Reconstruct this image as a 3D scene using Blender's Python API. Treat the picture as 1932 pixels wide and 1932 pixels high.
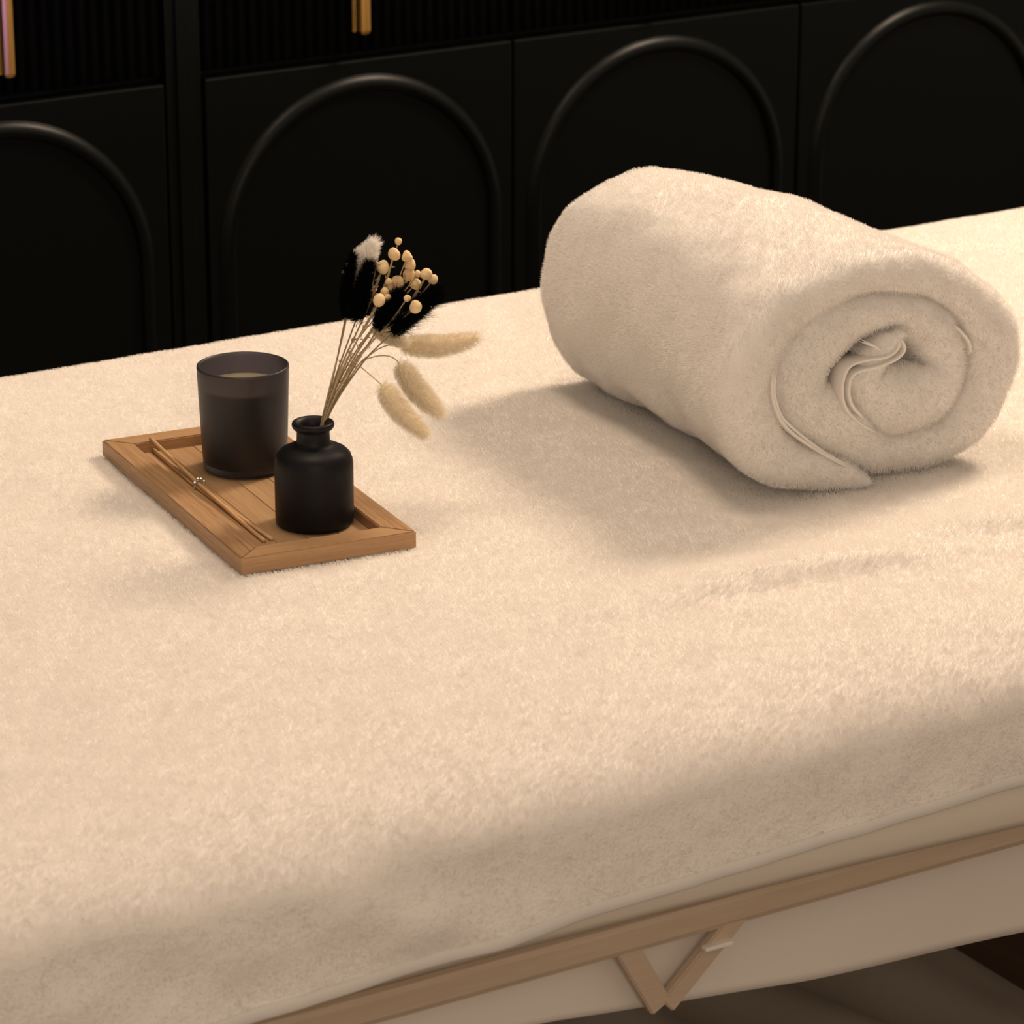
import bpy, bmesh, math, random
import numpy as np
from mathutils import Vector, Matrix

# ---------------------------------------------------------------- scene, camera, light
for o in list(bpy.data.objects):
    bpy.data.objects.remove(o, do_unlink=True)
S = bpy.context.scene
COL = S.collection
R = math.radians

cam_d = bpy.data.cameras.new('camera')
cam = bpy.data.objects.new('camera', cam_d)
COL.objects.link(cam)
YAW = R(58.6)
PITCH = math.atan(2380 / 6800)
cam.location = (0, 0, 1.70)
cam.rotation_euler = (math.pi / 2 - PITCH, 0, YAW - math.pi / 2)
cam_d.sensor_width = 36
cam_d.lens = 36 * 6800 / 1932
cam_d.dof.use_dof = True
cam_d.dof.focus_distance = 3.02
cam_d.dof.aperture_fstop = 15
S.camera = cam

W = bpy.data.worlds.new('room_glow')
S.world = W
W.use_nodes = True
W.node_tree.nodes['Background'].inputs['Color'].default_value = (1.0, 0.80, 0.62, 1)
W.node_tree.nodes['Background'].inputs['Strength'].default_value = 0.40


def lamp(name, loc, target, size, power, color, shape='DISK'):
    d = bpy.data.lights.new(name, 'AREA')
    d.shape = shape
    d.size = size
    d.energy = power
    d.color = color
    o = bpy.data.objects.new(name, d)
    o.location = loc
    v = Vector(target) - Vector(loc)
    o.rotation_euler = v.to_track_quat('-Z', 'Y').to_euler()
    COL.objects.link(o)
    return o


WARM = (1.0, 0.79, 0.59)
lamp('ceiling_lamp', (3.25, 2.95, 2.45), (1.6, 2.4, 0.7), 0.55, 60, WARM)
lamp('ceiling_lamp', (1.35, 2.55, 2.55), (1.4, 2.5, 0.7), 0.5, 13, WARM)
lamp('front_fill_light', (0.1, -0.5, 1.75), (1.3, 2.1, 0.6), 0.8, 16.5, WARM)  # unseen fill added behind the camera to brighten the table's front side
vl = lamp('violet_handle_light', (1.33, 3.36, 0.80), (1.63, 3.78, 0.89), 0.08, 0.07, (0.06, 0.03, 1.0))  # small unseen disk added to put a violet reflection on the left handle
vl.data.spread = R(45)

vs = S.view_settings
S.display_settings.display_device = 'sRGB'
vs.view_transform = 'Standard'
vs.look = 'None'
vs.exposure = 0.0
vs.gamma = 1.0
vs.use_curve_mapping = False

# ---------------------------------------------------------------- helpers
rng = np.random.default_rng(7)
random.seed(7)


def material(name, color, rough=0.6, metal=0.0, **kw):
    m = bpy.data.materials.new(name)
    m.use_nodes = True
    b = m.node_tree.nodes['Principled BSDF']
    b.inputs['Base Color'].default_value = (*color, 1)
    b.inputs['Roughness'].default_value = rough
    b.inputs['Metallic'].default_value = metal
    for k, v in kw.items():
        b.inputs[k.replace('_', ' ')].default_value = v
    return m


def add_nodes(m):
    nt = m.node_tree
    return nt, nt.nodes, nt.links, nt.nodes['Principled BSDF']


def bump(m, scale, strength, dist=0.002, detail=4, stretch=None):
    nt, N, L, b = add_nodes(m)
    tc = N.new('ShaderNodeTexCoord')
    mp = N.new('ShaderNodeMapping')
    if stretch:
        mp.inputs['Scale'].default_value = stretch
    no = N.new('ShaderNodeTexNoise')
    no.inputs['Scale'].default_value = scale
    no.inputs['Detail'].default_value = detail
    bp = N.new('ShaderNodeBump')
    bp.inputs['Strength'].default_value = strength
    bp.inputs['Distance'].default_value = dist
    L.new(tc.outputs['Object'], mp.inputs['Vector'])
    L.new(mp.outputs['Vector'], no.inputs['Vector'])
    L.new(no.outputs['Fac'], bp.inputs['Height'])
    L.new(bp.outputs['Normal'], b.inputs['Normal'])
    return no, mp


def mesh_from(name, verts, faces, mat, parent=None, smooth=True):
    me = bpy.data.meshes.new(name)
    me.from_pydata([tuple(map(float, v)) for v in verts], [], [tuple(map(int, f)) for f in faces])
    me.update()
    if smooth:
        me.polygons.foreach_set('use_smooth', [True] * len(me.polygons))
    if mat:
        me.materials.append(mat)
    o = bpy.data.objects.new(name, me)
    COL.objects.link(o)
    if parent:
        o.parent = parent
        o.matrix_parent_inverse = parent.matrix_world.inverted() if parent.type != 'EMPTY' else Matrix.Identity(4)
    return o


def bm_obj(name, bm, mat, parent=None, smooth=False):
    me = bpy.data.meshes.new(name)
    bmesh.ops.recalc_face_normals(bm, faces=bm.faces)
    bm.to_mesh(me)
    bm.free()
    if smooth:
        me.polygons.foreach_set('use_smooth', [True] * len(me.polygons))
    if mat:
        me.materials.append(mat)
    o = bpy.data.objects.new(name, me)
    COL.objects.link(o)
    if parent:
        o.parent = parent
    return o


def box(bm, x0, x1, y0, y1, z0, z1, bevel=0.0, seg=2):
    r = bmesh.ops.create_cube(bm, size=1)
    vsx = r['verts']
    for v in vsx:
        v.co = Vector(((x0 + x1) / 2 + v.co.x * (x1 - x0), (y0 + y1) / 2 + v.co.y * (y1 - y0), (z0 + z1) / 2 + v.co.z * (z1 - z0)))
    if bevel > 0:
        es = set()
        for v in vsx:
            for e in v.link_edges:
                es.add(e)
        bmesh.ops.bevel(bm, geom=list(es), offset=bevel, segments=seg, profile=0.5, affect='EDGES')
    return bm


def box_obj(name, dims, mat, parent=None, bevel=0.002):
    bm = bmesh.new()
    box(bm, *dims, bevel=bevel)
    return bm_obj(name, bm, mat, parent)


def empty(name, loc=(0, 0, 0), rz=0.0):
    o = bpy.data.objects.new(name, None)
    o.location = loc
    o.rotation_euler = (0, 0, rz)
    o.empty_display_size = 0.05
    COL.objects.link(o)
    bpy.context.view_layer.update()
    return o


def tag(o, label=None, cat=None, group=None, kind=None):
    if label: o['label'] = label
    if cat: o['category'] = cat
    if group: o['group'] = group
    if kind: o['kind'] = kind
    return o


def catmull(pts, n):
    """smooth curve through pts (k x d), n samples by arc length"""
    P = np.asarray(pts, float)
    P = np.vstack([2 * P[0] - P[1], P, 2 * P[-1] - P[-2]])
    out = []
    for i in range(1, len(P) - 2):
        t = np.linspace(0, 1, 24, endpoint=False)[:, None]
        a, b, c, d = P[i - 1], P[i], P[i + 1], P[i + 2]
        out.append(0.5 * ((2 * b) + (-a + c) * t + (2 * a - 5 * b + 4 * c - d) * t ** 2 + (-a + 3 * b - 3 * c + d) * t ** 3))
    out.append(P[-2][None])
    Q = np.vstack(out)
    L = np.r_[0, np.cumsum(np.linalg.norm(np.diff(Q[:, :3 if Q.shape[1] > 2 else 2], axis=0), axis=1))]
    s = np.linspace(0, L[-1], n)
    return np.stack([np.interp(s, L, Q[:, k]) for k in range(Q.shape[1])], 1)


def tube(pts, radii, seg=8, n=None):
    """verts, faces of a round tube along pts, closed ends"""
    P = catmull(pts, n or 6 * len(pts)) if n != 0 else np.asarray(pts, float)
    k = len(P)
    rr = np.interp(np.linspace(0, 1, k), np.linspace(0, 1, len(radii)), radii)
    T = np.gradient(P, axis=0)
    T /= np.linalg.norm(T, axis=1)[:, None] + 1e-12
    ref = np.array([0.31, 0.2, 0.93])
    V = []
    u = np.cross(T[0], ref)
    u /= np.linalg.norm(u)
    for i in range(k):
        u = u - T[i] * (u @ T[i])
        u /= np.linalg.norm(u)
        w = np.cross(T[i], u)
        for j in range(seg):
            a = 2 * math.pi * j / seg
            V.append(P[i] + rr[i] * (math.cos(a) * u + math.sin(a) * w))
    F = []
    for i in range(k - 1):
        for j in range(seg):
            a = i * seg + j
            b = i * seg + (j + 1) % seg
            F.append((a, b, b + seg, a + seg))
    F.append(tuple(range(seg))[::-1])
    F.append(tuple((k - 1) * seg + j for j in range(seg)))
    return V, F


def lathe(profile, seg=64, closed=False):
    """profile (r,z) list -> verts, faces"""
    V, F = [], []
    n = len(profile)
    for r, z in profile:
        for j in range(seg):
            a = 2 * math.pi * j / seg
            V.append((max(r, 1e-5) * math.cos(a), max(r, 1e-5) * math.sin(a), z))
    m = n if closed else n - 1
    for i in range(m):
        i2 = (i + 1) % n
        for j in range(seg):
            a, b = i * seg + j, i * seg + (j + 1) % seg
            F.append((a, b, i2 * seg + (j + 1) % seg, i2 * seg + j))
    return V, F


def waves(P, n, lo, hi, seed):
    """smooth pseudo noise: sum of n sines with wavelengths lo..hi (metres); P (k,d)"""
    g = np.random.default_rng(seed)
    d = P.shape[1]
    out = np.zeros(len(P))
    for _ in range(n):
        k = g.normal(size=d)
        k /= np.linalg.norm(k)
        lam = math.exp(g.uniform(math.log(lo), math.log(hi)))
        out += np.sin(P @ (k * 2 * math.pi / lam) + g.uniform(0, 6.283))
    return out / math.sqrt(n / 2)


def pile(name, obj, count, length, radius, lean, mat, parent, seed=1, clump=0.5, mask=None, fine=0.004, coarse=0.02, spread=0.35):
    """short cloth pile / plant hairs growing out of a mesh surface, drawn as curves"""
    g = np.random.default_rng(seed)
    me = obj.data
    me.calc_loop_triangles()
    nv = len(me.vertices)
    co = np.empty(nv * 3); me.vertices.foreach_get('co', co); co = co.reshape(-1, 3)
    no = np.empty(nv * 3); me.vertices.foreach_get('normal', no); no = no.reshape(-1, 3)
    nt = len(me.loop_triangles)
    tr = np.empty(nt * 3, dtype=np.int32); me.loop_triangles.foreach_get('vertices', tr); tr = tr.reshape(-1, 3)
    A, B, C = co[tr[:, 0]], co[tr[:, 1]], co[tr[:, 2]]
    area = np.linalg.norm(np.cross(B - A, C - A), axis=1) / 2
    if mask is not None:
        area = area * mask((A + B + C) / 3, (no[tr[:, 0]] + no[tr[:, 1]] + no[tr[:, 2]]) / 3)
    idx = g.choice(nt, size=count, p=area / area.sum())
    u, v = g.random(count), g.random(count)
    f = u + v > 1
    u[f], v[f] = 1 - u[f], 1 - v[f]
    w = 1 - u - v
    P = A[idx] * w[:, None] + B[idx] * u[:, None] + C[idx] * v[:, None]
    Nn = no[tr[idx, 0]] * w[:, None] + no[tr[idx, 1]] * u[:, None] + no[tr[idx, 2]] * v[:, None]
    Nn /= np.linalg.norm(Nn, axis=1)[:, None] + 1e-9
    ln = np.asarray(lean, float)[None] + 0 * P
    ff = np.stack([waves(P, 10, fine * .7, fine * 2.0, seed * 10 + k) for k in range(3)], 1)
    cc = np.stack([waves(P, 6, coarse * .7, coarse * 3, seed * 10 + 5 + k) for k in range(3)], 1)
    D = Nn + ln * (1 + 0.15 * cc) + clump * 0.45 * ff + 0.12 * cc * clump + spread * g.normal(size=P.shape)
    # keep hairs out of the surface
    dn = (D * Nn).sum(1)
    D += Nn * np.clip(0.25 - dn, 0, None)[:, None]
    D /= np.linalg.norm(D, axis=1)[:, None]
    L = length * (0.65 + 0.5 * g.random(count)) * (1 + 0.08 * cc[:, 0])
    D0 = Nn * 0.75 + D * 0.5
    D0 /= np.linalg.norm(D0, axis=1)[:, None]
    p0 = P - Nn * length * 0.1
    p1 = P + D0 * (L * 0.5)[:, None]
    p2 = p1 + D * (L * 0.6)[:, None]
    pts = np.stack([p0, p1, p2], 1).reshape(-1, 3)
    hc = bpy.data.hair_curves.new(name)
    hc.add_curves([3] * count)
    hc.attributes['position'].data.foreach_set('vector', pts.ravel().astype(np.float32))
    ra = hc.attributes.get('radius') or hc.attributes.new('radius', 'FLOAT', 'POINT')
    ra.data.foreach_set('value', np.tile(np.array([radius, radius * .85, radius * .35], np.float32), count))
    hc.materials.append(mat)
    o = bpy.data.objects.new(name, hc)
    COL.objects.link(o)
    o.parent = parent
    o['kind'] = 'stuff'
    return o


# ---------------------------------------------------------------- materials
M_white = material('plush_white', (0.87, 0.83, 0.79), 0.9)
bump(M_white, 420, 0.2, 0.001)
M_fibre = material('plush_fibre', (0.945, 0.905, 0.865), 0.75)
M_fibre_t = material('towel_fibre', (0.90, 0.865, 0.83), 0.75)
M_towel = material('towel_cotton', (0.80, 0.77, 0.74), 0.9)
bump(M_towel, 520, 0.2, 0.001)
M_hem = material('woven_hem', (0.80, 0.76, 0.71), 0.8)
bump(M_hem, 900, 0.3, 0.0004)
M_vinyl = material('cream_vinyl', (0.84, 0.76, 0.65), 0.55)
M_sheet = material('pale_sheet', (0.70, 0.64, 0.58), 0.85)
bump(M_sheet, 40, 0.15, 0.003, 3)
M_black = material('black_lacquer', (0.0006, 0.0014, 0.0012), 0.38)
M_black.node_tree.nodes['Principled BSDF'].inputs['Specular IOR Level'].default_value = 0.19
M_wallblk = material('black_wall', (0.002, 0.002, 0.002), 0.8)
M_gold = material('brushed_gold', (0.74, 0.42, 0.11), 0.36, 1.0, Coat_Weight=0.6, Coat_Roughness=0.2)
bump(M_gold, 300, 0.08, 0.0005, 2, (1, 1, 0.02))


def wood(name, c1, c2, scale, stretch, rough=0.5, ring=7.0):
    m = material(name, c1, rough)
    nt, N, L, b = add_nodes(m)
    tc = N.new('ShaderNodeTexCoord')
    mp = N.new('ShaderNodeMapping')
    mp.inputs['Scale'].default_value = stretch
    no = N.new('ShaderNodeTexNoise')
    no.inputs['Scale'].default_value = scale
    no.inputs['Detail'].default_value = 6
    no.inputs['Roughness'].default_value = 0.65
    wv = N.new('ShaderNodeTexNoise')
    wv.inputs['Scale'].default_value = scale * ring
    wv.inputs['Detail'].default_value = 3
    mx = N.new('ShaderNodeMix')
    mx.data_type = 'FLOAT'
    mx.inputs[0].default_value = 0.45
    cr = N.new('ShaderNodeValToRGB')
    cr.color_ramp.elements[0].position = 0.36
    cr.color_ramp.elements[0].color = (*c2, 1)
    cr.color_ramp.elements[1].position = 0.62
    cr.color_ramp.elements[1].color = (*c1, 1)
    L.new(tc.outputs['Object'], mp.inputs['Vector'])
    L.new(mp.outputs['Vector'], no.inputs['Vector'])
    L.new(mp.outputs['Vector'], wv.inputs['Vector'])
    L.new(no.outputs['Fac'], mx.inputs[2])
    L.new(wv.outputs['Fac'], mx.inputs[3])
    L.new(mx.outputs[0], cr.inputs['Fac'])
    L.new(cr.outputs['Color'], b.inputs['Base Color'])
    bp = N.new('ShaderNodeBump')
    bp.inputs['Strength'].default_value = 0.25
    bp.inputs['Distance'].default_value = 0.0006
    L.new(mx.outputs[0], bp.inputs['Height'])
    L.new(bp.outputs['Normal'], b.inputs['Normal'])
    return m


M_tray_l = wood('tray_wood_long', (0.465, 0.285, 0.145), (0.27, 0.135, 0.055), 16, (24, 0.5, 24))
M_tray_s = wood('tray_wood_short', (0.465, 0.285, 0.145), (0.35, 0.19, 0.085), 16, (0.5, 24, 24))
M_tray_f = wood('tray_wood_floor', (0.42, 0.265, 0.135), (0.33, 0.185, 0.085), 12, (9, 0.45, 9))
M_rail = wood('table_wood_and_shade', (0.56, 0.44, 0.33), (0.51, 0.39, 0.28), 6, (0.6, 8, 8))  # frame wood; the front rail uses this tan as mattress shadow
M_reed = wood('reed_wood', (0.60, 0.37, 0.19), (0.47, 0.27, 0.12), 30, (8, 0.4, 8))
M_floor = wood('floor_wood', (0.085, 0.045, 0.022), (0.05, 0.026, 0.012), 3, (8, 0.6, 1), 0.4)
M_mat = material('mat_cloth', (0.30, 0.26, 0.22), 0.8)

M_glass = material('frosted_smoke_glass', (0.085, 0.078, 0.10), 0.44, 0, IOR=1.42, Transmission_Weight=0.93)
M_glass_b = material('frosted_black_glass', (0.016, 0.015, 0.021), 0.5, 0, IOR=1.33, Transmission_Weight=0.85)
M_glass_b.node_tree.nodes['Principled BSDF'].inputs['Specular IOR Level'].default_value = 0.12
M_wax = material('cream_wax', (0.36, 0.30, 0.20), 0.5, 0, Subsurface_Weight=0.6, Subsurface_Scale=0.02)
M_blackhair = material('black_grass', (0.0012, 0.0012, 0.0015), 0.9)
M_blackhair.node_tree.nodes['Principled BSDF'].inputs['Specular IOR Level'].default_value = 0.05
M_creamhair = material('cream_grass', (0.90, 0.81, 0.66), 0.8)
M_creamcore = material('cream_grass_core', (0.84, 0.70, 0.48), 0.9)
M_palehair = material('pale_grass', (0.97, 0.93, 0.88), 0.8)
M_stem = material('dry_stem', (0.42, 0.31, 0.18), 0.7)
M_stemd = material('olive_stem', (0.24, 0.19, 0.09), 0.7)
M_bud = material('cream_bud', (0.80, 0.58, 0.32), 0.75)
bump(M_bud, 500, 0.6, 0.001)
M_silver = material('silver', (0.7, 0.7, 0.68), 0.2, 1.0)
M_crystal = material('crystal', (0.95, 0.95, 0.95), 0.02, 0, IOR=1.6, Transmission_Weight=1.0)

# ---------------------------------------------------------------- setting
f = box_obj('floor', (-2.2, 5.2, -0.6, 4.34, -0.06, 0.0), M_floor, bevel=0)
tag(f, kind='structure')
w = box_obj('wall_back', (-2.2, 5.2, 4.30, 4.40, 0.0, 2.7), M_wallblk, bevel=0)
tag(w, kind='structure')

# ---------------------------------------------------------------- wardrobe run
YF = 3.80


def arch_pts(cx, cz, r, zb, n=40):
    P = [(cx - r, zb)]
    P += [(cx - r, zb + (cz - zb) * t) for t in np.linspace(0.1, 0.95, 8)]
    for a in np.linspace(math.pi, 0, n):
        P.append((cx + r * math.cos(a), cz + r * math.sin(a)))
    P += [(cx + r, zb + (cz - zb) * t) for t in np.linspace(0.95, 0.1, 8)]
    P += [(cx + r, zb)]
    return P


def wardrobe(x0, x1, label, hx):
    root = empty('wardrobe_cabinet', ((x0 + x1) / 2, 4.05, 0))
    tag(root, label, 'cabinet', 'black wardrobe cabinets along the back wall')
    cx = (x1 - x0) / 2
    def loc(d):  # world dims -> local dims
        return (d[0] - root.location.x, d[1] - root.location.x, d[2] - 4.05, d[3] - 4.05, d[4], d[5])
    box_obj('body', loc((x0, x1, YF + 0.022, 4.29, 0.0, 2.30)), M_black, root, 0.0)
    # lower door with raised arch moulding
    box_obj('arched_door', loc((x0 + 0.0015, x1 - 0.0015, YF, YF + 0.02, 0.07, 0.767)), M_black, root, 0.0025)
    door = root.children[-1] if False else [c for c in COL.objects if c.parent == root][-1]
    lx = (x0 + x1) / 2 - root.location.x
    A = np.array(arch_pts(lx, 0.548, 0.187, 0.13))
    # moulding: rounded bead swept along the arch
    T = np.gradient(A, axis=0)
    T /= np.linalg.norm(T, axis=1)[:, None]
    Nrm = np.stack([-T[:, 1], T[:, 0]], 1)  # points outwards
    sec = [(0.0135, 0.0), (0.0115, 0.0030), (0.0085, 0.0056), (0.0045, 0.0076), (0.0, 0.0084), (-0.0040, 0.0076), (-0.0062, 0.0045), (-0.0070, 0.0)]
    V, F = [], []
    for i in range(len(A)):
        for a, h in sec:
            p = A[i] + Nrm[i] * a
            V.append((p[0], YF - 4.05 - h, p[1]))
    ns = len(sec)
    for i in range(len(A) - 1):
        for j in range(ns - 1):
            a = i * ns + j
            F.append((a, a + 1, a + ns + 1, a + ns))
    mesh_from('arch_moulding', V, F, M_black, door)
    # upper fluted door: rounded vertical slats as one surface
    pitch = 0.0152
    n = int((x1 - x0 - 0.003) / pitch)
    pitch = (x1 - x0 - 0.003) / n
    xs, ys = [], []
    for k in range(n):
        for t in np.linspace(0, 1, 8, endpoint=False):
            xs.append(x0 + 0.0015 + (k + t) * pitch)
            ys.append(YF + 0.007 - 0.0038 * max(0.0, 1 - (2 * t - 1) ** 2) ** 0.6)
    xs.append(x1 - 0.0015)
    ys.append(YF + 0.007)
    zt, zb = 2.25, 0.776
    V, F = [], []
    for x, y in zip(xs, ys):
        V += [(x - root.location.x, y - 4.05, zb), (x - root.location.x, y - 4.05, zt), (x - root.location.x, YF + 0.02 - 4.05, zb), (x - root.location.x, YF + 0.02 - 4.05, zt)]
    for i in range(len(xs) - 1):
        a = 4 * i
        F += [(a, a + 4, a + 5, a + 1), (a, a + 2, a + 6, a + 4), (a + 1, a + 5, a + 7, a + 3), (a + 2, a + 3, a + 7, a + 6)]
    L = 4 * (len(xs) - 1)
    F += [(0, 1, 3, 2), (L, L + 2, L + 3, L + 1)]
    fd = mesh_from('fluted_door', V, F, M_black, root)
    # brass bar pull on a back plate
    hd = box_obj('bar_handle', loc((hx - 0.0088, hx + 0.0068, YF - 0.027, YF - 0.0155, 0.802, 1.18)), M_gold, fd, 0.0054)
    box_obj('back_plate', loc((hx - 0.0060, hx - 0.0010, YF - 0.0015, YF + 0.002, 0.802, 1.18)), M_gold, hd, 0.0008)
    for z in (0.90, 1.08):
        box_obj('post', loc((hx - 0.003, hx + 0.003, YF - 0.018, YF + 0.002, z, z + 0.008)), M_gold, hd, 0)
    return root


wardrobe(1.396, 1.838, 'black wardrobe cabinet left of the plain upright strip, its handle reflecting violet light', 1.6305)
wardrobe(1.889, 2.321, 'black wardrobe cabinet right of the upright strip, gold handle above the flowers', 2.098)
wardrobe(2.321, 2.763, 'black wardrobe cabinet behind the far end of the rolled towel', 2.544)
wardrobe(2.763, 3.205, 'rightmost black wardrobe cabinet, its arch cut off by the photo edge', 2.985)
bm = bmesh.new()
box(bm, 1.8405, 1.8865, YF + 0.003, 4.29, 0.0, 2.30, 0.001)
box(bm, 1.8535, 1.8735, YF - 0.001, YF + 0.004, 0.0, 2.30, 0.001)
st = bm_obj('upright_filler', bm, M_black)
tag(st, 'plain black upright filler strip between the two left wardrobe cabinets', 'panel')

# ---------------------------------------------------------------- massage table
X0, X1 = 0.44, 2.86
HEMX = [0.44, 0.95, 1.06, 1.18, 1.264, 1.351, 1.441, 1.613, 2.0, 2.86]
HEMZ = [0.585, 0.599, 0.605, 0.608, 0.611, 0.613, 0.617, 0.622, 0.632, 0.64]
table = empty('massage_table', (1.65, 2.44, 0))
tag(table, 'cream padded massage table with wooden frame under the white blanket', 'table')


def tl(P):
    return [(p[0] - 1.65, p[1] - 2.44, p[2]) for p in P]


# mattress: rounded slab profile in (y,z), swept in x
prof = []
prof += [(1.930, 0.583), (1.9235, 0.592), (1.9215, 0.605), (1.9235, 0.645)]
for a in np.linspace(0.1, 1, 10):
    prof.append((1.9235 + 0.115 * (1 - math.cos(a * math.pi / 2)), 0.645 + 0.061 * math.sin(a * math.pi / 2)))
prof += [(y, 0.704) for y in np.linspace(2.15, 2.90, 6)]
for a in np.linspace(0, 1, 6):
    prof.append((2.925 + 0.018 * math.sin(a * math.pi / 2), 0.704 - 0.018 * (1 - math.cos(a * math.pi / 2))))
prof += [(2.943, 0.60), (2.938, 0.585)]
xs = np.linspace(X0 + 0.02, X1 - 0.02, 60)
V, F = [], []
n = len(prof)
for x in xs:
    sag = np.interp(x, [1.0, 1.19, 1.34, 1.47, 1.63, 2.8], [0.004, 0.003, 0.0, -0.003, -0.009, -0.012])
    for y, z in prof:
        zz = z + (sag if z < 0.6 else 0)
        V.append((x, y, zz))
for i in range(len(xs) - 1):
    for j in range(n):
        a, b = i * n + j, i * n + (j + 1) % n
        F.append((a, b, b + n, a + n))
F.append(tuple(range(n)))
F.append(tuple((len(xs) - 1) * n + j for j in range(n))[::-1])
mattress = mesh_from('mattress', tl(V), F, M_vinyl, table)

tb = lambda *d: (d[0] - 1.65, d[1] - 1.65, d[2] - 2.44, d[3] - 2.44, d[4], d[5])
box_obj('rail_and_shade_band', tb(0.50, 2.80, 1.942, 1.962, 0.549, 0.5755), M_rail, table, 0.006)  # front rail stands in for the soft shadow below the mattress
box_obj('rail_and_shade_band', tb(0.50, 2.80, 2.915, 2.935, 0.552, 0.584), M_rail, table, 0.003)
box_obj('end_rail', tb(0.50, 0.52, 1.962, 2.915, 0.552, 0.584), M_rail, table, 0.003)
box_obj('end_rail', tb(2.78, 2.80, 1.962, 2.915, 0.552, 0.584), M_rail, table, 0.003)
for lx in (0.53, 2.73):
    for ly in (1.975, 2.88):
        box_obj('leg', tb(lx, lx + 0.04, ly, ly + 0.03, 0.0, 0.575), M_rail, table, 0.003)


def bar(p, q, wd, th, y):
    """flat wooden bar in a plane y=const from p to q (x,z)"""
    p, q = np.array(p), np.array(q)
    d = (q - p) / np.linalg.norm(q - p)
    nn = np.array([-d[1], d[0]]) * wd / 2
    bm = bmesh.new()
    vs_ = []
    for yy in (y, y + th):
        for c in (p - nn, q - nn, q + nn, p + nn):
            vs_.append(bm.verts.new((c[0] - 1.65, yy - 2.44, c[1])))
    for fidx in ((0, 1, 2, 3), (7, 6, 5, 4), (0, 4, 5, 1), (1, 5, 6, 2), (2, 6, 7, 3), (3, 7, 4, 0)):
        bm.faces.new([vs_[k] for k in fidx])
    bmesh.ops.bevel(bm, geom=list(bm.edges), offset=0.0012, segments=2, affect='EDGES')
    return bm


bm_obj('brace', bar((1.279, 0.562), (1.314, 0.4995), 0.0183, 0.008, 1.9435), M_rail, table)
bm_obj('brace', bar((1.384, 0.559), (1.3185, 0.4995), 0.0155, 0.008, 1.943), M_rail, table)
br = box_obj('bracket', tb(1.3475, 1.3715, 1.938, 1.9445, 0.5375, 0.5408), M_hem, table, 0.0006)
br['label'] = 'small pale bracket tab'

# ---------------------------------------------------------------- sheet hanging behind the rail that stands for shade
xs = np.linspace(0.60, 2.70, 150)
ts = np.linspace(0, 1, 16)
V, F = [], []
for x in xs:
    zb = np.interp(x, [0.6, 1.0, 1.228, 1.337, 1.454, 1.663, 2.0, 2.7], [0.535, 0.522, 0.5060, 0.4910, 0.4790, 0.4655, 0.447, 0.43])
    for t in ts:
        z = 0.582 + (zb - 0.582) * t
        y = 1.9695 - 0.003 * t - 0.008 * t * t + 0.0015 * math.sin(x * 23 + 2 * t) * t
        V.append((x, y, z))
n = len(ts)
for i in range(len(xs) - 1):
    for j in range(n - 1):
        a = i * n + j
        F.append((a, a + 1, a + n + 1, a + n))
sh = mesh_from('hanging_sheet', V, F, M_sheet)
md = sh.modifiers.new('thickness', 'SOLIDIFY')
md.thickness = 0.0015
md.offset = 0
tag(sh, 'plain pale sheet hanging below the mattress edge of the massage table', 'sheet')

# ---------------------------------------------------------------- floor mat
xs = np.linspace(0.7, 2.168, 100)
ys = np.linspace(1.9, 3.35, 110)
XX, YY = np.meshgrid(xs, ys, indexing='ij')
Q = np.stack([XX.ravel(), YY.ravel()], 1)
d = (Q[:, 0] * 0.93 + Q[:, 1] * 0.36)
fold = 0.017 * np.sin(2 * math.pi * d / 0.115 + 2.2 * np.sin(Q[:, 1] * 4.2 + Q[:, 0] * 2)) + 0.005 * waves(Q, 8, 0.12, 0.5, 3)
edge = np.clip((2.168 - Q[:, 0]) / 0.05, 0, 1)
Z = 0.026 + fold * edge * 0.9
V = np.stack([Q[:, 0], Q[:, 1], Z], 1)
F = []
ny = len(ys)
for i in range(len(xs) - 1):
    for j in range(ny - 1):
        a = i * ny + j
        F.append((a, a + ny, a + ny + 1, a + 1))
fm = mesh_from('floor_mat', V, F, M_mat)
md = fm.modifiers.new('thickness', 'SOLIDIFY')
md.thickness = 0.012
md.offset = -1
tag(fm, 'dim grey-brown cloth mat lying in soft folds on the floor under the table', 'mat')

# ---------------------------------------------------------------- plush blanket
nx = int((X1 - X0) / 0.0075) + 1
xs = np.linspace(X0, X1, nx)
sp = []
for z in np.linspace(0.595, 0.690, 9):
    sp.append((2.966, z, -1, 0))
for a in np.linspace(0.1, 1, 7):
    sp.append((2.966 - 0.022 * (1 - math.cos(a * math.pi / 2)), 0.698 + 0.022 * math.sin(a * math.pi / 2), 0, 0))
for y in np.linspace(2.935, 2.035, 120):
    sp.append((y, 0.720, 0, 0))
for a in np.linspace(0.04, 1, 22):
    sp.append((2.028 - 0.108 * math.sin(a * math.pi / 2), 0.720 - 0.050 * (1 - math.cos(a * math.pi / 2)), 0, a))
for t in np.linspace(0.06, 1, 14):
    sp.append((1.9195 - 0.0075 * t, None, t, 1))
ns = len(sp)
V = np.zeros((nx, ns, 3))
for j, (y, z, t, a) in enumerate(sp):
    V[:, j, 0] = xs
    V[:, j, 1] = y
    if z is None:
        zh = np.interp(xs, HEMX, HEMZ)
        zh = np.convolve(np.pad(zh, 20, 'edge'), np.ones(41) / 41, 'valid') + 0.0055
        V[:, j, 2] = 0.669 + (zh - 0.669) * t
    else:
        V[:, j, 2] = z
P = V.reshape(-1, 3)
top = np.clip((P[:, 2] - 0.69) / 0.03, 0, 1) * np.clip((2.94 - P[:, 1]) / 0.03, 0, 1)
x, y = P[:, 0].copy(), P[:, 1].copy()
P2 = P[:, :2]
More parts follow.
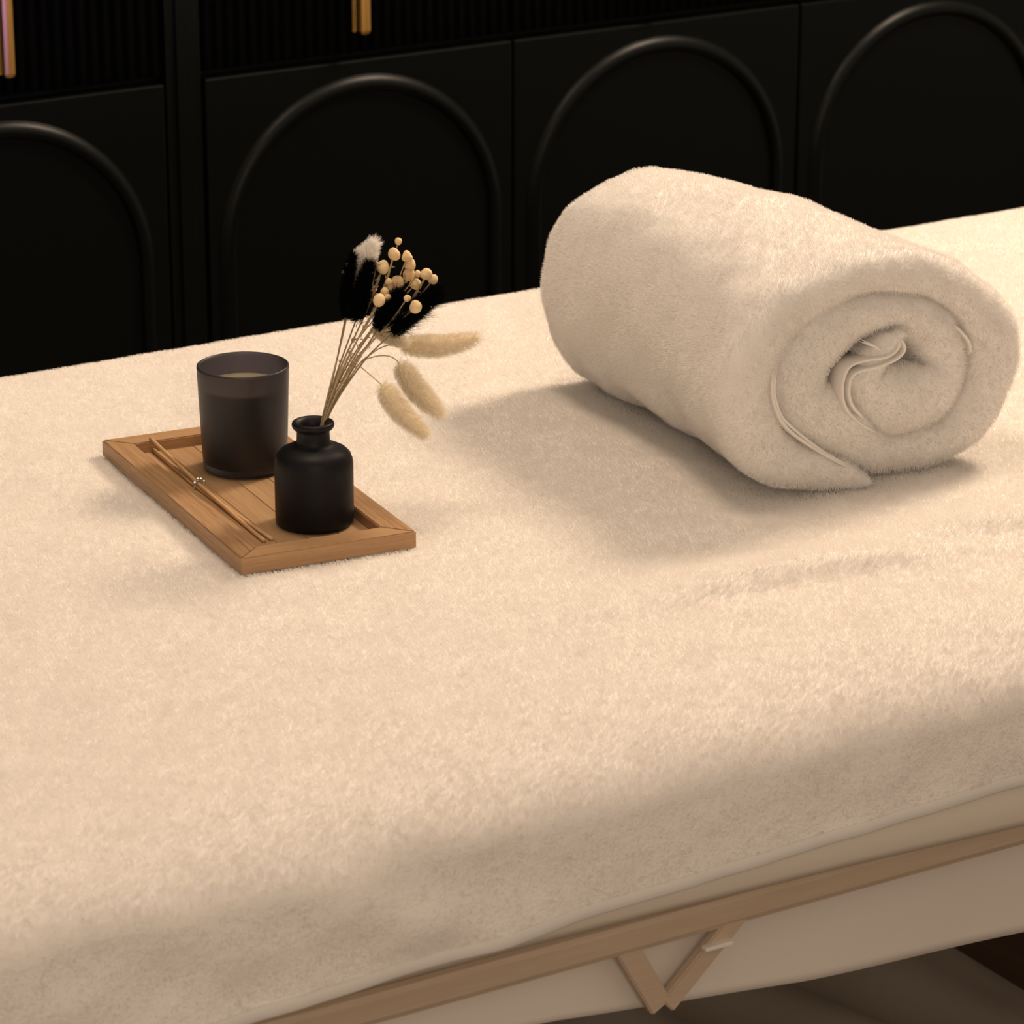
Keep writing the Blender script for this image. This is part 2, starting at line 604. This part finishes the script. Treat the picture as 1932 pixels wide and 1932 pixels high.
dz = 0.0007 * waves(P2, 14, 0.08, 0.35, 11) + 0.00035 * waves(P2, 18, 0.02, 0.06, 12)
# soft ridges near the front right, and the shallow hollow pressed in by the towel
u1 = y - (2.138 - 0.09 * (x - 1.55) + 0.004 * np.sin(x * 21))
r1 = np.exp(-(u1 / np.where(u1 > 0, 0.050, 0.013)) ** 2) * np.clip((x - 1.33) / 0.2, 0, 1) * np.clip((1.76 - x) / 0.12, 0, 1)
u2 = y - (2.150 - 0.10 * (x - 1.75))
r2 = np.exp(-(u2 / np.where(u2 > 0, 0.055, 0.015)) ** 2) * np.clip((x - 1.66) / 0.1, 0, 1)
dz += 0.0140 * r1 + 0.0115 * r2
cx_, cy_ = 1.775, 2.49
dent = 1 / (1 + np.exp(np.clip((np.abs(x - cx_) - 0.115) / 0.012, -30, 30))) / (1 + np.exp(np.clip((np.abs(y - cy_) - 0.20) / 0.012, -30, 30)))
dz -= 0.005 * dent
td = np.array([-0.10643895, -0.99431924]); tx = np.array([0.99431924, -0.10643895])
qx = (x - 1.2323) * tx[0] + (y - 2.6942) * tx[1]
qy = (x - 1.2323) * td[0] + (y - 2.6942) * td[1]
tray_dent = 1 / (1 + np.exp(np.clip((np.abs(qx - 0.0745) - 0.072) / 0.004, -30, 30))) / (1 + np.exp(np.clip((np.abs(qy - 0.1645) - 0.162) / 0.004, -30, 30)))
dz = dz * (1 - tray_dent) - 0.0022 * tray_dent
P[:, 2] += dz * top
# folds on the hanging side, fanning out downwards
hang = np.clip((0.715 - P[:, 2]) / 0.07, 0, 1) * (P[:, 1] < 2.3)
ph = x * 30 - (0.72 - P[:, 2]) * 70
folds = 0.55 * np.sin(ph + 1.2 * np.sin(x * 9.0)) + 0.35 * np.sin(x * 47 - (0.72 - P[:, 2]) * 90 + 1)
gate = 0.12 + 0.88 * np.exp(-((x - 1.02) / 0.16) ** 2)
P[:, 1] -= 0.0130 * hang * (0.45 + 0.55 * folds).clip(0, 2) * gate + 0.0008 * hang * waves(P[:, [0, 2]], 10, 0.03, 0.1, 21)
F = []
for i in range(nx - 1):
    for j in range(ns - 1):
        a = i * ns + j
        F.append((a, a + ns, a + ns + 1, a + 1))
F = [f_[::-1] for f_ in F]
blanket = mesh_from('plush_blanket', P, F, M_white)
if blanket.data.polygons[len(F) // 2].normal.z < 0:
    blanket.data.flip_normals()
tag(blanket, 'white plush blanket spread over the massage table, its hem hanging at the front', 'blanket')
hemline = P.reshape(nx, ns, 3)[:, -1, :]
# flat woven binding along the lower edge
V, F = [], []
for i in range(0, nx, 2):
    p = hemline[i]
    for dy, dz_ in ((-0.0006, 0.0012), (-0.0016, 0.0), (-0.0021, -0.0080), (-0.0012, -0.0090), (0.0008, -0.0088), (0.0008, 0.0008)):
        V.append((p[0], p[1] + dy, p[2] + dz_))
m_ = 6
kk = len(V) // m_
for i in range(kk - 1):
    for j in range(m_):
        a, b = i * m_ + j, i * m_ + (j + 1) % m_
        F.append((a, b, b + m_, a + m_))
F.append(tuple(range(m_)))
F.append(tuple((kk - 1) * m_ + j for j in range(m_))[::-1])
hm = mesh_from('hem', V, F, M_hem, blanket)


def blanket_mask(c, n):
    k = np.ones(len(c))
    k[c[:, 1] > 2.967] = 0
    k[(c[:, 0] < 0.70)] = 0.25
    k[(c[:, 0] > 2.62)] = 0.25
    k[(c[:, 1] > 2.955) & (c[:, 2] < 0.69)] = 0.1
    qx = (c[:, 0] - 1.2323) * tx[0] + (c[:, 1] - 2.6942) * tx[1]
    qy = (c[:, 0] - 1.2323) * td[0] + (c[:, 1] - 2.6942) * td[1]
    k[(qx > 0.004) & (qx < 0.145) & (qy > 0.004) & (qy < 0.325)] = 0
    return k


pile('pile', blanket, 1700000, 0.0030, 0.00015, (-0.70, 0.30, -0.1), M_fibre, blanket, seed=3, clump=0.20, mask=blanket_mask, spread=0.15, fine=0.006, coarse=0.02)

# ---------------------------------------------------------------- rolled towel
spiral = [  # x, z, half thickness
    (1.750, 0.724, 0.003), (1.740, 0.7265, 0.008), (1.722, 0.733, 0.014), (1.695, 0.742, 0.021), (1.660, 0.760, 0.026), (1.634, 0.790, 0.027),
    (1.628, 0.832, 0.027), (1.650, 0.875, 0.026), (1.698, 0.896, 0.022), (1.758, 0.9035, 0.0185), (1.817, 0.8905, 0.020),
    (1.861, 0.860, 0.025), (1.885, 0.825, 0.028), (1.880, 0.779, 0.027), (1.853, 0.748, 0.024), (1.810, 0.739, 0.020),
    (1.766, 0.745, 0.020), (1.724, 0.776, 0.028), (1.689, 0.800, 0.031), (1.686, 0.832, 0.034), (1.708, 0.857, 0.030),
    (1.748, 0.868, 0.0225), (1.792, 0.864, 0.021), (1.824, 0.843, 0.023), (1.836, 0.812, 0.024), (1.822, 0.790, 0.033),
    (1.796, 0.784, 0.035), (1.768, 0.793, 0.033), (1.752, 0.810, 0.026), (1.758, 0.828, 0.017), (1.772, 0.840, 0.010), (1.782, 0.846, 0.003)]
sp3 = catmull(spiral, 300)
pth, hh = sp3[:, :2], sp3[:, 2] * 0.925
Tn = np.gradient(pth, axis=0)
Tn /= np.linalg.norm(Tn, axis=1)[:, None]
Nr = np.stack([-Tn[:, 1], Tn[:, 0]], 1)
ss = np.linspace(0, 1, 300)
YN = 2.287 + np.interp(ss, [0, 0.45, 0.56, 0.78, 0.88, 1], [0.001, 0.0, 0.007, 0.007, 0.002, 0.005])
YE = 2.675 - np.interp(ss, [0, 0.5, 0.7, 1], [0.0, 0.0, 0.006, 0.012])


def shape(px, pz, yy):
    """narrowing of the roll from its near end to its far end"""
    u = (yy - 2.287) / 0.388
    sx = np.interp(u, [0, 0.08, 0.2, 0.35, 0.6, 0.9, 1], [1.0, 0.985, 0.90, 0.83, 0.78, 0.735, 0.70])
    sz = np.interp(u, [0, 0.15, 0.5, 0.8, 0.93, 1], [0.99, 1.0, 1.03, 1.0, 0.975, 0.93])
    return 1.782 + (px - 1.782) * sx, 0.718 + (pz - 0.718) * sz


def section():
    """closed stadium section: (end blend -1..1 along y, normal factor)"""
    out = []
    for a in np.linspace(-90, 90, 13):       # far end rounding
        out.append(('far', R(a)))
    for t in np.linspace(0.0, 1.0, 30)[1:-1]:
        out.append(('top', t))
    for a in np.linspace(90, 270, 13):
        out.append(('near', R(a)))
    for t in np.linspace(0.0, 1.0, 30)[1:-1]:
        out.append(('bot', t))
    return out


SEC = section()
V = []
for i in range(300):
    rn, rf = min(0.020, hh[i] * 0.95 + 0.001), min(0.038, hh[i] * 1.5 + 0.001)
    ya, yb = YN[i] + rn, YE[i] - rf
    for kind, a in SEC:
        if kind == 'far':
            yy, nn = yb + rf * math.cos(a), math.sin(a)
        elif kind == 'near':
            yy, nn = ya + rn * math.cos(a), math.sin(a)
        elif kind == 'top':
            yy, nn = yb + (ya - yb) * a, 1.0
        else:
            yy, nn = ya + (yb - ya) * a, -1.0
        q = pth[i] + Nr[i] * nn * hh[i]
        sx_, sz_ = shape(q[0], q[1], yy)
        V.append((sx_, yy, sz_))
V = np.array(V)
k = len(SEC)
F = []
for i in range(299):
    for j in range(k):
        a, b = i * k + j, i * k + (j + 1) % k
        F.append((a, b, b + k, a + k))
F.append(tuple(range(k))[::-1])
F.append(tuple(299 * k + j for j in range(k)))
nz = np.stack([waves(V, 12, 0.05, 0.16, 31 + q) for q in range(3)], 1)
nf = np.stack([waves(V, 16, 0.018, 0.04, 41 + q) for q in range(3)], 1)
V = V + nz * 0.0011 + nf * 0.00045
V[:, 2] = np.maximum(V[:, 2], 0.7165)
towel = mesh_from('rolled_towel', V, F, M_towel)
bmt = bmesh.new()
bmt.from_mesh(towel.data)
bmesh.ops.recalc_face_normals(bmt, faces=bmt.faces)
bmt.to_mesh(towel.data)
bmt.free()
tag(towel, 'thick white terry towel rolled up on the blanket', 'towel')
pile('pile', towel, 480000, 0.0030, 0.00014, (-0.45, 0.15, -0.15), M_fibre_t, towel, seed=5, clump=0.34, spread=0.22, fine=0.006, coarse=0.018)

hems = [
    [(1.7599, 0.7629), (1.7422, 0.7729), (1.7243, 0.7897), (1.7187, 0.8074), (1.7213, 0.8221), (1.7282, 0.8286), (1.7444, 0.8302), (1.7625, 0.8296), (1.7733, 0.8337), (1.7766, 0.8408), (1.7708, 0.85)],
    [(1.7447, 0.777), (1.7306, 0.7909), (1.7251, 0.804), (1.7268, 0.8175), (1.7357, 0.8221), (1.7537, 0.823), (1.7718, 0.8263), (1.7811, 0.8324), (1.7794, 0.8403), (1.7736, 0.8473)],
    [(1.7438, 0.8444), (1.7549, 0.8388), (1.7624, 0.8323)],
    [(1.6488, 0.8417), (1.6464, 0.8215), (1.6516, 0.8011), (1.6659, 0.7818), (1.6974, 0.7579), (1.7325, 0.7359), (1.7455, 0.7255)],
    [(1.6512, 0.8388), (1.6495, 0.8184), (1.6562, 0.7978), (1.6704, 0.7823), (1.7037, 0.7555), (1.734, 0.7369)],
    [(1.8272, 0.8505), (1.8422, 0.8403), (1.8533, 0.8279), (1.8564, 0.8154)],
]
for q, hp in enumerate(hems):
    C2 = catmull(hp, 40)
    T2 = np.gradient(C2, axis=0)
    T2 /= np.linalg.norm(T2, axis=1)[:, None]
    N2 = np.stack([-T2[:, 1], T2[:, 0]], 1)
    yf = (2.2895, 2.2885, 2.2925, 2.2885, 2.2895, 2.2935)[q]
    secn = [(-0.0014, 0.0012), (-0.0010, 0.0002), (0, 0.0), (0.0010, 0.0002), (0.0014, 0.0012), (0.0014, 0.030), (-0.0014, 0.030)]
    V, F = [], []
    for i in range(40):
        e = min(1.0, i / 3, (39 - i) / 3) * 0.7 + 0.3
        for a, dy in secn:
            V.append((C2[i, 0] + N2[i, 0] * a * e, yf + dy + (1 - e) * 0.006, C2[i, 1] + N2[i, 1] * a * e + 0.001))
    m_ = len(secn)
    for i in range(39):
        for j in range(m_):
            a, b = i * m_ + j, i * m_ + (j + 1) % m_
            F.append((a, b, b + m_, a + m_))
    F.append(tuple(range(m_)))
    F.append(tuple(39 * m_ + j for j in range(m_))[::-1])
    mesh_from('hem', V, F, M_hem, towel)

# ---------------------------------------------------------------- wooden tray
TRZ = R(-6.11)
TZ = 0.7222
tray = empty('wooden_tray', (1.2323, 2.6942, TZ), TRZ)
tag(tray, 'oblong light wood tray with raised rim lying on the white blanket', 'tray')
TW, TL, TH, RIM, FL = 0.149, 0.329, 0.0138, 0.0215, 0.0046
# local: x to the right, y negative towards the camera


def rim_piece(name, pts_out, pts_in, mat):
    """mitred rim rail between outer edge (a,b) and inner edge (d,c)"""
    bm = bmesh.new()
    a, b = pts_out
    d_, c = pts_in
    lo = [bm.verts.new((p[0], p[1], 0)) for p in (a, b, c, d_)]
    hi = [bm.verts.new((p[0], p[1], TH)) for p in (a, b, c, d_)]
    bm.faces.new(lo[::-1])
    bm.faces.new(hi)
    for i in range(4):
        j = (i + 1) % 4
        bm.faces.new((lo[i], lo[j], hi[j], hi[i]))
    bmesh.ops.bevel(bm, geom=[e for e in bm.edges if abs(e.verts[0].co.z - TH) < 1e-6 and abs(e.verts[1].co.z - TH) < 1e-6], offset=0.0009, segments=2, affect='EDGES')
    return bm_obj(name, bm, mat, tray)


g_ = 0.0
rim_piece('rim', ((0, 0), (0, -TL)), ((RIM, -RIM), (RIM, -TL + RIM)), M_tray_l)
rim_piece('rim', ((TW, -TL), (TW, 0)), ((TW - RIM, -TL + RIM), (TW - RIM, -RIM)), M_tray_l)
rim_piece('rim', ((0, -TL), (TW, -TL)), ((RIM, -TL + RIM), (TW - RIM, -TL + RIM)), M_tray_s)
rim_piece('rim', ((TW, 0), (0, 0)), ((TW - RIM, -RIM), (RIM, -RIM)), M_tray_s)
bm = bmesh.new()
np_ = 4
pw = (TW - 2 * RIM) / np_
for i in range(np_):
    box(bm, RIM + i * pw + 0.00015, RIM + (i + 1) * pw - 0.00015, -TL + RIM, -RIM, 0.0008, FL, 0.0004, 1)
bm_obj('tray_floor', bm, M_tray_f, tray)
FZ = TZ + FL

# ---------------------------------------------------------------- candle tumbler
cand = empty('candle_tumbler', (1.3151, 2.5880, FZ))
tag(cand, 'frosted smoky glass candle tumbler standing at the back of the tray', 'candle')
H = 0.0915
prof = [(0.0, 0.0), (0.030, 0.0), (0.0335, 0.0012), (0.0354, 0.005), (0.0362, 0.02), (0.0375, 0.055), (0.0388, H - 0.002), (0.0386, H - 0.0004), (0.0376, H), (0.0366, H - 0.0006), (0.0361, H - 0.003),
        (0.0350, 0.055), (0.0338, 0.02), (0.0328, 0.0095), (0.029, 0.007), (0.0, 0.0065)]
V, F = lathe(prof, 96)
mesh_from('glass', V, F, M_glass, cand)
prof = [(0.0, 0.0072), (0.029, 0.0076), (0.0322, 0.0105), (0.0333, 0.02), (0.0346, 0.055), (0.0352, 0.0722), (0.0349, 0.0734), (0.033, 0.0728), (0.0, 0.0724)]
V, F = lathe(prof, 96)
mesh_from('wax', V, F, M_wax, cand)
V, F = tube([(0, 0, 0.071), (0.0006, 0, 0.0755), (0.0014, 0.0003, 0.079)], [0.0009, 0.0009, 0.0006])
mesh_from('wick', V, F, M_stem, cand)

# ---------------------------------------------------------------- bottle vase
vase = empty('bottle_vase', (1.2985, 2.4339, FZ))
tag(vase, 'small frosted black glass bottle vase at the front of the tray', 'vase')
prof = [(0.0, 0.0008), (0.024, 0.0008), (0.026, 0.0), (0.0285, 0.0), (0.0305, 0.0012), (0.0316, 0.0035), (0.0319, 0.007), (0.0319, 0.050), (0.0315, 0.0545), (0.0298, 0.0590), (0.0265, 0.0625), (0.0215, 0.0650),
        (0.0170, 0.0664), (0.0145, 0.0680), (0.0135, 0.0705), (0.0132, 0.0785), (0.0135, 0.0800), (0.0158, 0.0806), (0.0169, 0.0822), (0.0172, 0.0840), (0.0168, 0.0857), (0.0156, 0.0865), (0.0140, 0.0865), (0.0125, 0.0857),
        (0.0108, 0.0835), (0.0104, 0.078), (0.0106, 0.069), (0.0150, 0.0630), (0.0235, 0.0595), (0.0278, 0.054), (0.0288, 0.050), (0.0288, 0.008), (0.026, 0.0045), (0.0, 0.004)]
V, F = lathe(prof, 96)
mesh_from('glass', V, F, M_glass_b, vase)

# ---------------------------------------------------------------- reeds and their tie
reeds = [([(1.2670, 2.6709, 0.7378), (1.2602, 2.604, 0.7345), (1.2560, 2.5584, 0.7315), (1.2486, 2.4850, 0.7292), (1.2412, 2.4125, FZ + 0.0015)], 'pale reed stick on the tray whose far tip rests highest on the rim'),
         ([(1.2680, 2.6675, FZ + 0.0015), (1.2603, 2.604, FZ + 0.0015), (1.2553, 2.5576, FZ + 0.0015), (1.2516, 2.4850, FZ + 0.0015), (1.2483, 2.4128, FZ + 0.0015)], 'pale reed stick lying flat on the tray floor nearer the vase at its front tip')]
for pts, lab in reeds:
    V, F = tube(pts, [0.0017], 12, 24)
    o = mesh_from('reed_stick', V, F, M_reed)
    tag(o, lab, 'stick', 'reed sticks lying along the tray')
tie = empty('crystal_tie', (1.2560, 2.5590, 0.7305))
tag(tie, 'tiny silver ring with crystals holding the two reed sticks together', 'ornament')
V, F = tube([(0.0038 * math.cos(a), 0.0, 0.0036 * math.sin(a)) for a in np.linspace(0, 2 * math.pi, 17)], [0.0007], 8, 40)
mesh_from('ring', V, F, M_silver, tie)
for (dx, dy, dz, r) in ((0.0026, 0.0, 0.0042, 0.0019), (-0.0006, -0.001, 0.0052, 0.0017), (0.0052, -0.0006, 0.0020, 0.0016), (-0.0036, -0.001, 0.0028, 0.0014)):
    bm = bmesh.new()
    bmesh.ops.create_icosphere(bm, subdivisions=1, radius=r)
    bmesh.ops.translate(bm, verts=bm.verts, vec=(dx, dy, dz))
    bm_obj('crystal', bm, M_crystal, tie)

# ---------------------------------------------------------------- dried flowers
DOWN = (1.2925, 2.4330, 0.738)
tails = {
    'A': ([(1.3072, 2.4364, 0.8065), (1.3261, 2.4481, 0.845), (1.3447, 2.4612, 0.8865)], (1.3602, 2.4733, 0.9391), 0.0051, 'b', 'dyed black bunny tail stem, leftmost of the bunch in the vase'),
    'B': ([(1.3072, 2.4362, 0.8061), (1.324, 2.4398, 0.8475), (1.3438, 2.4418, 0.8893)], (1.3632, 2.449, 0.9359), 0.0073, 'b', 'dyed black bunny tail stem standing in front of the white one'),
    'C': ([(1.3086, 2.4354, 0.8061), (1.3294, 2.4321, 0.8443), (1.3551, 2.4264, 0.8839)], (1.3784, 2.4246, 0.9139), 0.0073, 'b', 'dyed black bunny tail stem in the middle, below the cream buds'),
    'D': ([(1.309, 2.4351, 0.8061), (1.3394, 2.4279, 0.8549), (1.3628, 2.4159, 0.8818)], (1.4046, 2.4039, 0.9146), 0.0081, 'b', 'dyed black bunny tail stem, rightmost black one, leaning far right'),
    'E': ([(1.3068, 2.4365, 0.8061), (1.3386, 2.4568, 0.8698), (1.3595, 2.4739, 0.9093)], (1.3826, 2.4748, 0.9440), 0.0102, 'w', 'upright white bunny tail stem, tallest, tucked behind the black ones'),
    'F': ([(1.309, 2.4351, 0.8061), (1.341, 2.4415, 0.8466), (1.3585, 2.4445, 0.8574), (1.3742, 2.446, 0.8617), (1.3888, 2.4456, 0.8595)], (1.4459, 2.4134, 0.8661), 0.0084, 'c', 'cream bunny tail stem stretching out level to the right'),
    'G': ([(1.3094, 2.4349, 0.8061), (1.3393, 2.4349, 0.8508), (1.351, 2.4311, 0.8589), (1.3615, 2.4254, 0.8605), (1.3673, 2.4209, 0.8581), (1.3701, 2.4173, 0.8536)], (1.3939, 2.3859, 0.8126), 0.0086, 'c', 'drooping cream bunny tail stem, upper right of the two hanging ones'),
    'H': ([(1.3086, 2.4354, 0.8061), (1.3282, 2.4384, 0.8539), (1.3328, 2.4333, 0.8599), (1.3403, 2.4209, 0.8521), (1.3481, 2.4073, 0.842)], (1.3734, 2.3755, 0.8019), 0.0084, 'c', 'drooping cream bunny tail stem, lowest and nearest the vase'),
    'I': ([(1.3083, 2.4356, 0.8061), (1.34, 2.4466, 0.8499), (1.3666, 2.4532, 0.8754)], (1.3886, 2.4348, 0.8632), 0.0050, 'c', 'small cream bunny tail stem half hidden under the black ones'),
}
for key, (st_, tip, rad, kind, lab) in tails.items():
    base = np.array(st_[-1])
    tip = np.array(tip)
    root = empty('bunny_tail_stem', tuple(DOWN))
    tag(root, lab, 'dried flower', {'b': 'black dried bunny tails in the vase', 'w': None, 'c': 'cream dried bunny tails in the vase'}[kind])
    D0 = np.array(DOWN)
    thin = 0.00045 if key in 'GHF' else 0.0006
    V, F = tube([np.zeros(3)] + [np.array(p) - D0 for p in st_] + [(base + (tip - base) * 0.12) - D0], [thin * 1.3, thin * 1.2, thin], 8)
    mesh_from('stem', V, F, M_stem if kind != 'b' else M_stemd, root)
    # seed head: tapered, slightly bent body
    ax = tip - base
    Lh = np.linalg.norm(ax)
    side = np.cross(ax, (0.1, 0.2, 1.0)); side /= np.linalg.norm(side)
    bend = np.cross(side, ax / Lh) * (-0.05 if kind == 'c' else 0.04) * Lh
    hp = [base - D0 + ax * t * 0.93 + bend * math.sin(t * math.pi) for t in np.linspace(0, 1, 9)]
    core = 0.62 if kind != 'c' else 0.70
    rr = [rad * core * max(0.08, math.sin(math.pi * (0.06 + 0.90 * t ** 0.72)) ** 0.55) for t in np.linspace(0, 1, 15)]
    if kind == 'w':
        rr = [r_ * (1 - 0.55 * (i_ / 14) ** 2.5) for i_, r_ in enumerate(rr)]
    V, F = tube(hp, rr, 20, 40)
    core_m = {'b': M_blackhair, 'w': M_palehair, 'c': M_creamcore}[kind]
    hair_m = {'b': M_blackhair, 'w': M_palehair, 'c': M_creamhair}[kind]
    hd = mesh_from('seed_head', V, F, core_m, root)
    bmh = bmesh.new(); bmh.from_mesh(hd.data); bmesh.ops.recalc_face_normals(bmh, faces=bmh.faces); bmh.to_mesh(hd.data); bmh.free()
    cnt = {'b': 5000, 'w': 6000, 'c': 3800}[kind]
    pile('bristles', hd, cnt, rad * 0.62, 0.00009, tuple(ax / Lh * 0.9), hair_m, hd, seed=60 + ord(key), clump=0.3, spread=0.18)
    if kind == 'b':
        pile('bristles', hd, 160 if key != 'D' else 420, rad * 1.5, 0.00009, tuple(ax / Lh * 1.0), hair_m, hd, seed=90 + ord(key), clump=0.3, spread=0.25)

sprigs = [
    ([(1.3075, 2.436, 0.8061), (1.3279, 2.4426, 0.8484), (1.3549, 2.4458, 0.8924), (1.3697, 2.4498, 0.9202)], [((1.3714, 2.4465, 0.9269), 0.0047), ((1.3692, 2.4531, 0.9275), 0.003), ((1.3664, 2.452, 0.9086), 0.0021)], 'dried sprig with cream buds just right of the black tails'),
    ([(1.3079, 2.4358, 0.8061), (1.3317, 2.4404, 0.8528), (1.3594, 2.4408, 0.8951), (1.3726, 2.4419, 0.9173), (1.3792, 2.4445, 0.9334)], [((1.3791, 2.4416, 0.9385), 0.0045), ((1.386, 2.4459, 0.9471), 0.0026), ((1.3813, 2.4408, 0.9154), 0.0045), ((1.3726, 2.4393, 0.917), 0.0026), ((1.3745, 2.4411, 0.9123), 0.0026)], 'tallest dried sprig, topped by a tiny pale bud'),
    ([(1.3083, 2.4356, 0.8061), (1.3344, 2.441, 0.8523), (1.373, 2.4387, 0.898), (1.3889, 2.4403, 0.9197)], [((1.3907, 2.4405, 0.9349), 0.0041), ((1.393, 2.4412, 0.9278), 0.0043), ((1.3935, 2.4424, 0.9194), 0.0047), ((1.3966, 2.4339, 0.9214), 0.0026), ((1.3956, 2.4359, 0.9127), 0.0043)], 'dried sprig with a crowded column of cream buds'),
    ([(1.3086, 2.4354, 0.8061), (1.3391, 2.4361, 0.8573), (1.3778, 2.4258, 0.8938), (1.3961, 2.423, 0.9183)], [((1.3969, 2.42, 0.9242), 0.0041), ((1.4025, 2.4194, 0.9192), 0.0036)], 'dried sprig ending in a joined pair of cream buds at the far right'),
    ([(1.3086, 2.4354, 0.8061), (1.3315, 2.4314, 0.8508), (1.3622, 2.42, 0.8888), (1.3781, 2.4074, 0.9019)], [((1.3774, 2.4036, 0.9038), 0.0045), ((1.3745, 2.4127, 0.9095), 0.0026)], 'dried sprig with one round cream bud in front of the rightmost black tail'),
    ([(1.3079, 2.4358, 0.8061), (1.3248, 2.4369, 0.846), (1.3433, 2.4342, 0.8793), (1.3571, 2.4304, 0.9025)], [((1.3572, 2.427, 0.9064), 0.0047), ((1.3652, 2.4274, 0.9073), 0.0028), ((1.3659, 2.4336, 0.9114), 0.003)], 'lowest dried sprig, its cream bud between two black tails'),
]
D0 = np.array(DOWN)
for q, (st_, buds, lab) in enumerate(sprigs):
    root = empty('dried_sprig', tuple(DOWN))
    tag(root, lab, 'dried flower', 'cream budded sprigs in the vase')
    main = [np.zeros(3)] + [np.array(p) - D0 for p in st_]
    V, F = tube(main, [0.0008, 0.0008, 0.0007, 0.0005], 8)
    V = list(V); F = list(F)
    cur = catmull(main, 40)
    # side twigs to each bud, plus fine dry bracts
    for b, r in buds:
        b = np.array(b) - D0
        dist = np.linalg.norm(cur - b, axis=1)
        i0 = max(8, int(np.argmin(dist)) - 7)
        mid = (cur[i0] + b) / 2 + np.array([0.001, 0.0005, -0.001])
        v2, f2 = tube([cur[i0], mid, b], [0.0006, 0.0005, 0.0005], 6)
        o_ = len(V)
        V += list(v2); F += [tuple(x_ + o_ for x_ in ff_) for ff_ in f2]
    g2 = random.Random(q)
    for _ in range(44):
        i0 = g2.randint(16, 39)
        c0 = cur[i0] + np.array([g2.uniform(-.0015, .0015) for _ in range(3)])
        dd = np.array([g2.uniform(-.5, 1), g2.uniform(-1, .3), g2.uniform(0, 1.2)])
        dd = dd / np.linalg.norm(dd) * g2.uniform(.0015, .004)
        v2, f2 = tube([c0, c0 + dd * 0.5 + np.array([0, 0, .0004]), c0 + dd], [0.0002, 0.0006, 0.0001], 5, 5)
        o_ = len(V)
        V += list(v2); F += [tuple(x_ + o_ for x_ in ff_) for ff_ in f2]
    mesh_from('stem', V, F, M_stem, root)
    for b, r in buds:
        bm = bmesh.new()
        bmesh.ops.create_icosphere(bm, subdivisions=3, radius=r * 1.12)
        cs = np.array([v.co for v in bm.verts])
        nn_ = waves(cs, 6, r * 1.6, r * 4, int(b[0] * 1e5) % 999)
        for v, s_ in zip(bm.verts, nn_):
            v.co *= 1 + 0.07 * s_
            v.co.z *= 0.95
            if v.co.z > r * 0.5:
                v.co.z += (v.co.z - r * 0.5) * 0.35
        bmesh.ops.translate(bm, verts=bm.verts, vec=Vector(np.array(b) - D0))
        bm_obj('bud', bm, M_bud, root, True)
